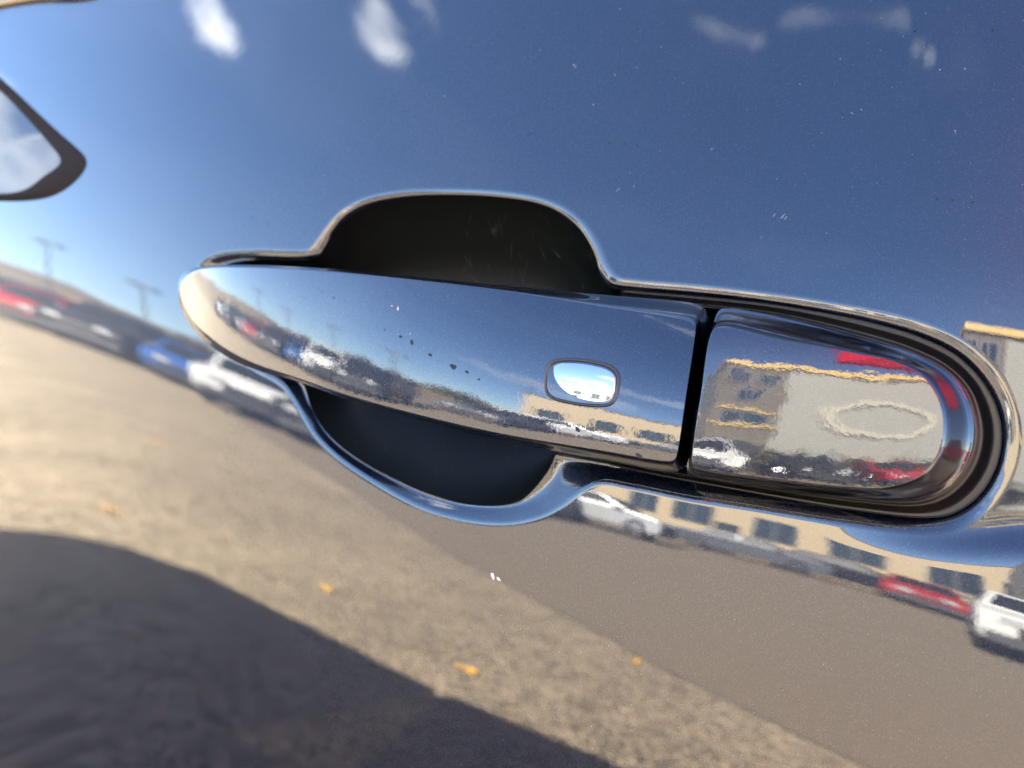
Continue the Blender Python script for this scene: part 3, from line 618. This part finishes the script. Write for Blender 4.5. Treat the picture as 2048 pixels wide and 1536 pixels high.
# ---- parked cars
def carpaint(name, col, metal=.3): return mat(name, col, .4, metal, .2)
P_ = {'red': carpaint('red_paint', (.22, .008, .011), 0), 'blue': carpaint('blue_paint', (.018, .075, .24), .1), 'white': carpaint('white_paint', (.48, .48, .47), 0), 'black': carpaint('black_paint', (.012, .012, .014)), 'silver': carpaint('silver_paint', (.42, .43, .44), .5), 'grey': carpaint('grey_paint', (.09, .095, .105), .4), 'navy': carpaint('navy_paint', (.015, .03, .09), .3), 'maroon': carpaint('maroon_paint', (.14, .01, .02), .1)}
M['lamp'] = mat('lamp_lens', (.3, .3, .3), .3, 0, .4); M['car_glass'] = mat('car_glass', (.012, .014, .016), .35, 0, .1); M['tail'] = mat('tail_lens', (.45, .01, .01), .15); M['plastic'] = mat('black_plastic', (.02, .02, .02), .5)
PROTO = {}
def car_proto(kind):
    hgt = {'suv': 1.72, 'hatch': 1.48, 'sedan': 1.43}[kind]; L_ = {'suv': 4.7, 'hatch': 4.1, 'sedan': 4.6}[kind]; W_ = {'suv': 1.88, 'hatch': 1.76, 'sedan': 1.80}[kind]
    h = L_ / 2; bl = {'suv': 1.05, 'hatch': .92, 'sedan': .90}[kind]; gz = {'suv': .30, 'hatch': .22, 'sedan': .20}[kind]; k = W_ / 2
    r = empty(kind + '_car'); parts = []
    side = [(-h, .38 + gz * .3), (-h + .06, gz), (h - .08, gz), (h, .40 + gz * .3), (h - .03, bl - .26), (h - .18, bl - .12), (h - 1.15, bl + .02), (-h + (.1 if kind != 'sedan' else .55), bl + .06), (-h + .02, bl - .05)]
    b = MB(); b.prism(side, -k, k); body = b.build('body', P_['white'], r, bevel=.05)
    # cabin
    fx, rx = h - 1.15, -h + (.12 if kind != 'sedan' else .75); tfx, trx = fx - .75, rx + (.35 if kind != 'sedan' else .6); iw = k - .05; tw = k - .24
    b = MB(); b.add([(rx, -iw, bl + .02), (fx, -iw, bl), (fx, iw, bl), (rx, iw, bl + .02), (trx, -tw, hgt), (tfx, -tw, hgt - .02), (tfx, tw, hgt - .02), (trx, tw, hgt)], [(0, 3, 2, 1), (4, 5, 6, 7), (0, 1, 5, 4), (1, 2, 6, 5), (2, 3, 7, 6), (3, 0, 4, 7)]); b.build('cabin', P_['white'], r, bevel=.06)
    def lerp(a, c, t): return tuple(a[i] + (c[i] - a[i]) * t for i in range(3))
    def pane(name, A, B_, C_, D_, off, sh=(.07, .93, .12, .88)):
        def q(u, v): return lerp(lerp(A, B_, u), lerp(D_, C_, u), v)
        vs = [q(sh[0], sh[2]), q(sh[1], sh[2]), q(sh[1], sh[3]), q(sh[0], sh[3])]; o = [tuple(v[i] + off[i] for i in range(3)) for v in vs]; i_ = [tuple(v[i] - off[i] for i in range(3)) for v in vs]
        b = MB(); b.add(o + i_, [(0, 1, 2, 3), (0, 4, 5, 1), (1, 5, 6, 2), (2, 6, 7, 3), (3, 7, 4, 0)]); return b.build(name, M['car_glass'], r)
    pane('windscreen', (fx, -iw, bl), (fx, iw, bl), (tfx, tw, hgt - .02), (tfx, -tw, hgt - .02), (.012, 0, .012))
    pane('rear_window', (rx, iw, bl), (rx, -iw, bl), (trx, -tw, hgt), (trx, tw, hgt), (-.012, 0, .012))
    for s in (-1, 1):
        for (u0, u1) in ((.05, .47), (.52, .93)): pane('side_window', (rx, s * iw, bl), (fx, s * iw, bl), (tfx, s * tw, hgt), (trx, s * tw, hgt), (0, s * .012, .003), (u0, u1, .14, .86))
        b = MB(); b.box(h - .16, h - .01, s * (k - .42) - .17, s * (k - .42) + .17 + .0, bl - .36, bl - .20, .02); b.build('headlight', M['lamp'], r)
        b = MB(); b.box(-h - .005, -h + .1, s * (k - .2) - .14, s * (k - .2) + .14, bl - .34, bl - .10, .01); b.build('tail_light', M['tail'], r)
        b = MB(); b.box(fx - .35, fx - .18, s * (k + .09) - .09, s * (k + .09) + .09, bl - .02, bl + .11, .02); b.build('wing_mirror', M['plastic'], r)
    b = MB(); b.box(h - .06, h + .012, -.45, .45, .42 + gz * .2, bl - .34, .01); b.build('grille', M['plastic'], r)
    b = MB(); b.box(-h - .02, h + .02, -k + .1, k - .1, gz - .02, gz + .16, .02); b.build('bumper', M['plastic'], r)
    wr_ = .36 if kind == 'suv' else .31; t, rm = wheel_mb(wr_, .21, 18); first = None
    for x in (-h + .85, h - .9):
        for s in (-1, 1):
            if first is None: w_ = t.build('wheel', M['tyre'], r, smooth=True); rr = rm.build('rim', M['alloy'], w_); first = (w_, rr)
            else:
                w_ = first[0].copy(); COL.objects.link(w_); w_.parent = r; rr = first[1].copy(); COL.objects.link(rr); rr.parent = w_
            w_.location = (x, s * (k - .08), wr_); w_.rotation_euler = (0, 0, 0 if s < 0 else math.pi)
    return r
KIDS = {}
used = set()
def kids(o): return [c for c in bpy.data.objects if c.parent == o]
def place_car(kind, col, x, y, rz, label, group='cars parked across the lot'):
    if kind not in PROTO:
        PROTO[kind] = car_proto(kind); KIDS[kind] = [(c, kids(c)) for c in kids(PROTO[kind])]; r = PROTO[kind]; lst = [c for c, _ in KIDS[kind]]
    else:
        r = PROTO[kind].copy(); COL.objects.link(r); lst = []
        for c, gs in KIDS[kind]:
            d = c.copy(); COL.objects.link(d); d.parent = r; lst.append(d)
            for q in gs: e = q.copy(); COL.objects.link(e); e.parent = d
    for d in lst:
        if d.name.split('.')[0] in ('body', 'cabin'):
            d.material_slots[0].link = 'OBJECT'; d.material_slots[0].material = P_[col]
    r.location = (x, y, .0); r.rotation_euler = (0, 0, rz); tag(r, label, 'car', group); return r
FR = math.pi / 2      # nose towards us
place_car('hatch', 'black', -31, -13.6, FR, 'black hatchback at the far end of the row across the lot')
place_car('suv', 'silver', -27.6, -13.8, FR, 'silver estate near the far end of the row across the lot')
place_car('sedan', 'black', -24.4, -13.6, FR, 'black saloon parked left of the red hatchback')
place_car('hatch', 'red', -20.2, -13.0, FR - .6, 'red hatchback in the left half of the far row')
place_car('suv', 'grey', -23.0, -14.2, FR - .5, 'dark grey estate parked beyond the red hatchback')
place_car('suv', 'black', -17.7, -13.4, FR - .5, 'black estate between the red and the blue car')
place_car('hatch', 'blue', -15.3, -13.4, FR - .7, 'bright blue hatchback in the middle of the far row')
place_car('suv', 'maroon', -13.6, -16.6, FR, 'maroon estate behind the blue and white cars')
place_car('suv', 'white', -12.1, -12.2, FR - .65, 'tall white estate in the far row beside the blue hatchback')
place_car('suv', 'black', -9.6, -12.2, FR - .4, 'black estate next to the tall white estate')
place_car('sedan', 'grey', -7.6, -16.2, FR, 'grey saloon set back behind the black estate')
place_car('suv', 'silver', -6.7, -18.3, 0, 'silver estate standing broadside before the cream building')
place_car('sedan', 'grey', -3.4, -24.5, 0, 'grey saloon broadside under the windows of the cream building')
place_car('sedan', 'black', -1.0, -25.2, .1, 'black saloon broadside before the doorway of the cream building')
place_car('hatch', 'red', .75, -25.4, FR, 'red hatchback nose out under the windows of the cream building')
place_car('suv', 'white', 1.95, -13.9, FR + .05, 'white estate nose out nearest the right end of the cream building')
place_car('hatch', 'black', 4.9, -14.0, FR, 'black hatchback nose out before the grey hall')
place_car('hatch', 'red', 7.3, -13.9, FR, 'red hatchback nose out before the grey hall')
place_car('hatch', 'white', 9.6, -13.9, FR, 'white hatchback nose out before the grey hall')
# ---- cream building
M['cream'] = mat('cream_render', (.36, .29, .18), .85, var=.08, vscale=1.5); M['dark_glass'] = mat('dark_glass', (.02, .028, .035), .15, 0, .6); M['wframe'] = mat('window_frame', (.12, .12, .12), .5); M['coping'] = mat('dark_coping', (.10, .085, .06), .5); M['gold'] = mat('gold_cornice', (.5, .35, .11), .4, .0)
def windows(root, xs, z0, z1, w, yf, name='window'):
    for x in xs:
        b = MB(); t = .07
        b.box(x - w / 2, x + w / 2, yf, yf + .08, z0, z0 + t); b.box(x - w / 2, x + w / 2, yf, yf + .08, z1 - t, z1); b.box(x - w / 2, x - w / 2 + t, yf, yf + .08, z0 + t, z1 - t); b.box(x + w / 2 - t, x + w / 2, yf, yf + .08, z0 + t, z1 - t); b.box(x - .03, x + .03, yf, yf + .06, z0 + t, z1 - t)
        f = b.build(name, M['wframe'], root); b = MB(); b.box(x - w / 2 + t, x + w / 2 - t, yf - .02, yf + .03, z0 + t, z1 - t); b.build('pane', M['dark_glass'], f)
cb = tag(empty('cream_building', (-3, -28, 0)), 'long low cream building with dark square windows and a thin dark roof edge', 'building')
b = MB(); b.box(-9.5, 7.4, -10, 0, 0, 5.9); b.build('wall', M['cream'], cb); b = MB(); b.box(-9.6, 7.5, -10.1, .1, 5.9, 6.08); b.build('roof_edge', M['coping'], cb)
windows(cb, (-8.1, -5.2, -3.0, -.2, 2.2, 4.6, 6.6), 1.6, 3.7, 1.45, .0)

b = MB(); b.box(-1.75 - .4, -1.75 + .4, .0, .07, 0, 2.3); dr = b.build('door', M['dark_glass'], cb); b = MB(); b.box(-2.05, -2.0, .07, .13, .9, 1.4); b.build('handle', M['alloy'], dr)
# ---- grey hall
M['greywall'] = mat('grey_cladding', (.225, .22, .19), .6, var=.06, vscale=.8)
gb = tag(empty('grey_hall', (2.12, -15.2, 0)), 'tall pale grey hall with a gold cornice, dark upper windows and an added oval ring in place of a warped reflection', 'building')
b = MB(); b.box(0, 16, -4, 0, 0, 7.05); b.build('wall', M['greywall'], gb); b = MB(); b.box(-.05, 16.05, -4.05, .16, 7.05, 7.34); b.build('cornice', M['gold'], gb)
windows(gb, (.55, 1.5), 5.8, 6.7, .72, .04); windows(gb, (1.05,), 4.7, 5.5, .9, .04)
M['brick_dark'] = mat('dark_render', (.10, .085, .06), .8, var=.3, vscale=1.2)
b = MB(); b.box(.0, 2.05, -.02, .035, 0, 6.95); b.build('stair_panel', M['brick_dark'], gb)
for z in (3.95, 2.95): b = MB(); b.box(.1, 1.95, .04, .14, z, z + .12); b.build('ledge', M['gold'], gb)
windows(gb, (1.05,), 3.1, 3.8, 1.5, .04)
b = MB(); b.box(.15, 1.9, .04, .1, .0, 1.9); b.build('shutter', M['plastic'], gb)
M['ring'] = mat('cream_ring', (.35, .33, .25), .5)
def oval(name, a0, c0, a1, c1, y0, y1, mt):
    b = MB(); n = 48; vs = []
    for (a, c, y) in ((a0, c0, y0), (a0, c0, y1), (a1, c1, y1), (a1, c1, y0)): vs += [(a * math.cos(2 * math.pi * i / n), y, c * math.sin(2 * math.pi * i / n)) for i in range(n)]
    b.add(vs, [(k * n + i, k * n + (i + 1) % n, (k + 1) * n + (i + 1) % n, (k + 1) * n + i) for k in range(3) for i in range(n)]); o = b.build(name, mt, gb, smooth=False); return o
o = oval('oval_reflection_ring', 1.75, 1.25, 1.42, .98, 0, .12, M['ring']); o.location = (5.0, 0, 4.2)  # ring added to copy the oval loop of a warped reflection
b = MB(); b.box(3.2, 15.8, 0, .08, .0, 1.0); b.build('plinth', M['coping'], gb)
# hedge before the hall, added red canopy near the car
def foliage(mb_, cx, cy, cz, rx, ry, rz_, n, sz):
    for _ in range(n):
        while True:
            p = Vector((random.uniform(-1, 1), random.uniform(-1, 1), random.uniform(-1, 1)))
            if p.length < 1 and p.length > .35: break
        k = 1 + .25 * math.sin(p.x * 7 + cx) * math.cos(p.z * 6 + cy); c = Vector((cx + p.x * rx * k, cy + p.y * ry * k, cz + p.z * rz_ * k)); a = Vector((random.gauss(0, 1), random.gauss(0, 1), random.gauss(0, 1))).normalized(); u = a.orthogonal().normalized() * sz * random.uniform(.6, 1.3); v = a.cross(u) * .7
        mb_.add([c - u, c - v, c + u, c + v], [(0, 1, 2, 3)])
M['leaves'] = mat('olive_leaves', (.085, .08, .03), .7, var=.4, vscale=2); M['brown_leaves'] = mat('brown_leaves', (.10, .072, .04), .8, var=.4, vscale=.3); M['bark'] = mat('bark', (.08, .06, .04), .9)
hd = tag(empty('hedge', (9, -14.2, 0)), 'low brownish olive hedge along the foot of the grey hall', 'hedge'); b = MB()
for i in range(12): foliage(b, -5.2 + i * 1.0, 0, .95, .75, .45, .9, 160, .09)
b.build('foliage', M['leaves'], hd); b = MB()
for i in range(12): b.tube((-5.2 + i, 0, 0), (-5.2 + i, 0, .8), .03, .02, 6)
b.build('stem', M['bark'], hd)
M['reflection_red'] = mat('red_canvas', (.62, .02, .03), .7)
_n = M['reflection_red'].node_tree; _tr = N(_n, 'ShaderNodeBsdfTranslucent'); _tr.inputs[0].default_value = (.8, .02, .03, 1); _mx = N(_n, 'ShaderNodeMixShader'); _mx.inputs[0].default_value = .55
_n.links.new(_n.nodes['Principled BSDF'].outputs[0], _mx.inputs[1]); _n.links.new(_tr.outputs[0], _mx.inputs[2]); _n.links.new(_mx.outputs[0], _n.nodes['Material Output'].inputs[0])
tn = tag(empty('reflection_canopy', (2.65, -3.05, 0)), 'bright red open canopy on a thin grey pole, added for its red reflection', 'reflection_canopy')  # canopy put in for a red sleeve mirrored in the end cap
b = MB(); n = 8; rr = 1.62
for (r0, z0_, r1, z1_) in ((rr, 3.10, rr, 2.98), (rr, 3.10, .8, 3.4), (.8, 3.4, .05, 3.62)):
    vs = [(r0 * math.cos(2 * math.pi * i / n), r0 * math.sin(2 * math.pi * i / n), z0_) for i in range(n)] + [(r1 * math.cos(2 * math.pi * i / n), r1 * math.sin(2 * math.pi * i / n), z1_) for i in range(n)]
    b.add(vs, [(i, (i + 1) % n, (i + 1) % n + n, i + n) for i in range(n)])
b.build('canopy', M['reflection_red'], tn)
b = MB(); b.tube((0, 0, 0), (0, 0, 3.6), .022, .022, 10); b.build('pole', M['lamp'], tn); b = MB(); b.tube((0, 0, .0), (0, 0, .12), .28, .25, 16); b.build('base', M['plastic'], tn)
for i in range(n): a = 2 * math.pi * i / n; b = MB(); b.tube((.04 * math.cos(a), .04 * math.sin(a), 3.57), (rr * .98 * math.cos(a), rr * .98 * math.sin(a), 3.08), .008, .006, 5); b.build('rib', M['alloy'], tn)
place_car('suv', 'red', 6.6, -3.6, FR * .8, 'red estate parked nearest to us, added for its red reflection')  # added to mirror red along the right rim of the cap
# ---- lamp posts
M['pole'] = mat('pole_metal', (.10, .10, .10), .5, .3)
LP = [(-37.2, -24.5, 5.6, 'lamp post farthest left, tall and thin with a flat twin head'), (-33.2, -26.5, 5.2, 'lamp post second from the far end, above the blue car'), (-27, -28, 5.5, 'lamp post rising behind the maroon and white estates'), (-20.6, -29, 5.8, 'lamp post nearest the cream building'), (-13.2, -30, 8.5, 'pale mast standing just left of the cream building')]
for (x, y, h_, lb) in LP:
    r = tag(empty('lamp_post', (x, y, 0)), lb, 'lamp post', 'lamp posts beyond the parked cars'); b = MB(); b.tube((0, 0, .3), (0, 0, h_), .09, .06, 10); b.build('pole', M['pole'], r); b = MB(); b.tube((0, 0, 0), (0, 0, .45), .3, .28, 12); b.build('base', M['cream'], r)
    b = MB(); b.box(-.7, .7, -.05, .05, h_, h_ + .1); b.build('arm', M['pole'], r)
    for s in (-1, 1): b = MB(); b.box(s * .7 - .35, s * .7 + .35, -.25, .25, h_ - .06, h_ + .08, .05); b.build('lamp_head', M['pole'], r)
# ---- hill, far houses, trees
M['hill'] = mat('dry_hill', (.10, .076, .043), .95, var=.35, vscale=.08)
nx = 120; V = []; Q_ = []
for i in range(nx):
    x = -420 + 520 * i / (nx - 1)
    hh = 9.5 + 2.5 * math.sin(x * .021) + 1.4 * math.sin(x * .063 + 1) + .7 * math.sin(x * .19)
    hh = max(.2, hh * (1 if x < -60 else max(0, 1 - (x + 60) / 60)))
    for (y, k) in ((-72, 0), (-86, .55), (-105, .9), (-130, 1), (-190, 0)): V.append((x, y, hh * k - .02 if k else -.3))
for i in range(nx - 1):
    for j in range(4): Q_.append((i * 5 + j, i * 5 + j + 1, (i + 1) * 5 + j + 1, (i + 1) * 5 + j))
tag(new_obj('dry_hill', np_mesh('dry_hill', np.array(V), np.array(Q_)[:, ::-1]), M['hill']), kind='structure')
M['terracotta'] = mat('terracotta_roof', (.42, .17, .07), .8); M['whitewall'] = mat('white_wall', (.48, .47, .45), .8)
for (x, y, w_, h_, rm, lb) in [(-84, -52, 9, 3.2, 'terracotta', 'low white house with an orange tiled roof farthest along the lot'), (-66, -46, 9, 3.4, 'terracotta', 'wide low house with an orange roof between the first two lamp posts'), (-50.5, -40, 5.0, 3.1, 'coping', 'small bright white shed right of the second lamp post'), (-34, -42, 9, 3.4, 'coping', 'white storage building behind the maroon estate')]:
    r = tag(empty('far_house', (x, y, 0)), lb, 'house'); b = MB(); b.box(-w_ / 2, w_ / 2, -4, 0, 0, h_ * .72); b.build('wall', M['whitewall'] if 'white' in lb else M['cream'], r)
    b = MB(); b.prism([(.3, h_ * .72), (-4.3, h_ * .72), (-2, h_)], -w_ / 2 - .3, w_ / 2 + .3, 'x'); b.build('roof', M[rm], r); windows(r, [-w_ / 4, w_ / 4], .9, 1.9, 1.0, 0)
TR = [(-34, -40, 5.4, 'tall dark olive tree in the gap between the lamp posts'), (-13.5, -34, 4.6, 'small olive tree left of the cream building corner'), (-56, -42, 4.6, 'brown tree left of the bright white shed'), (-46, -36, 3.6, 'bushy brown tree left of the white storage building'), (-39, -34, 3.9, 'round brown tree behind the lamp posts'), (-29, -36, 4.2, 'brown tree right of the white storage building'), (-24.5, -33, 3.9, 'brown tree next to the last lamp post'), (-18.5, -33, 3.6, 'olive tree close to the cream building'), (-72, -38, 3.8, 'brown tree farthest left behind the red hatchback')]
for (x, y, h_, lb) in TR:
    r = tag(empty('tree', (x, y, 0)), lb, 'tree', 'trees beyond the parked cars'); b = MB(); b.tube((0, 0, 0), (0, 0, h_ * .55), .16, .08, 8)
    for i in range(6): a = i * 1.1; b.tube((0, 0, h_ * (.3 + .04 * i)), (math.cos(a) * 1.1, math.sin(a) * 1.1, h_ * (.6 + .05 * i)), .06, .02, 5)
    b.build('trunk', M['bark'], r); b = MB()
    for i in range(7): foliage(b, random.uniform(-1.2, 1.2), random.uniform(-1, 1), h_ * random.uniform(.5, .8), 1.0, 1.0, .7, 130, .12)
    b.build('crown', M['olive' if False else ('leaves' if 'olive' in lb else 'brown_leaves')], r)
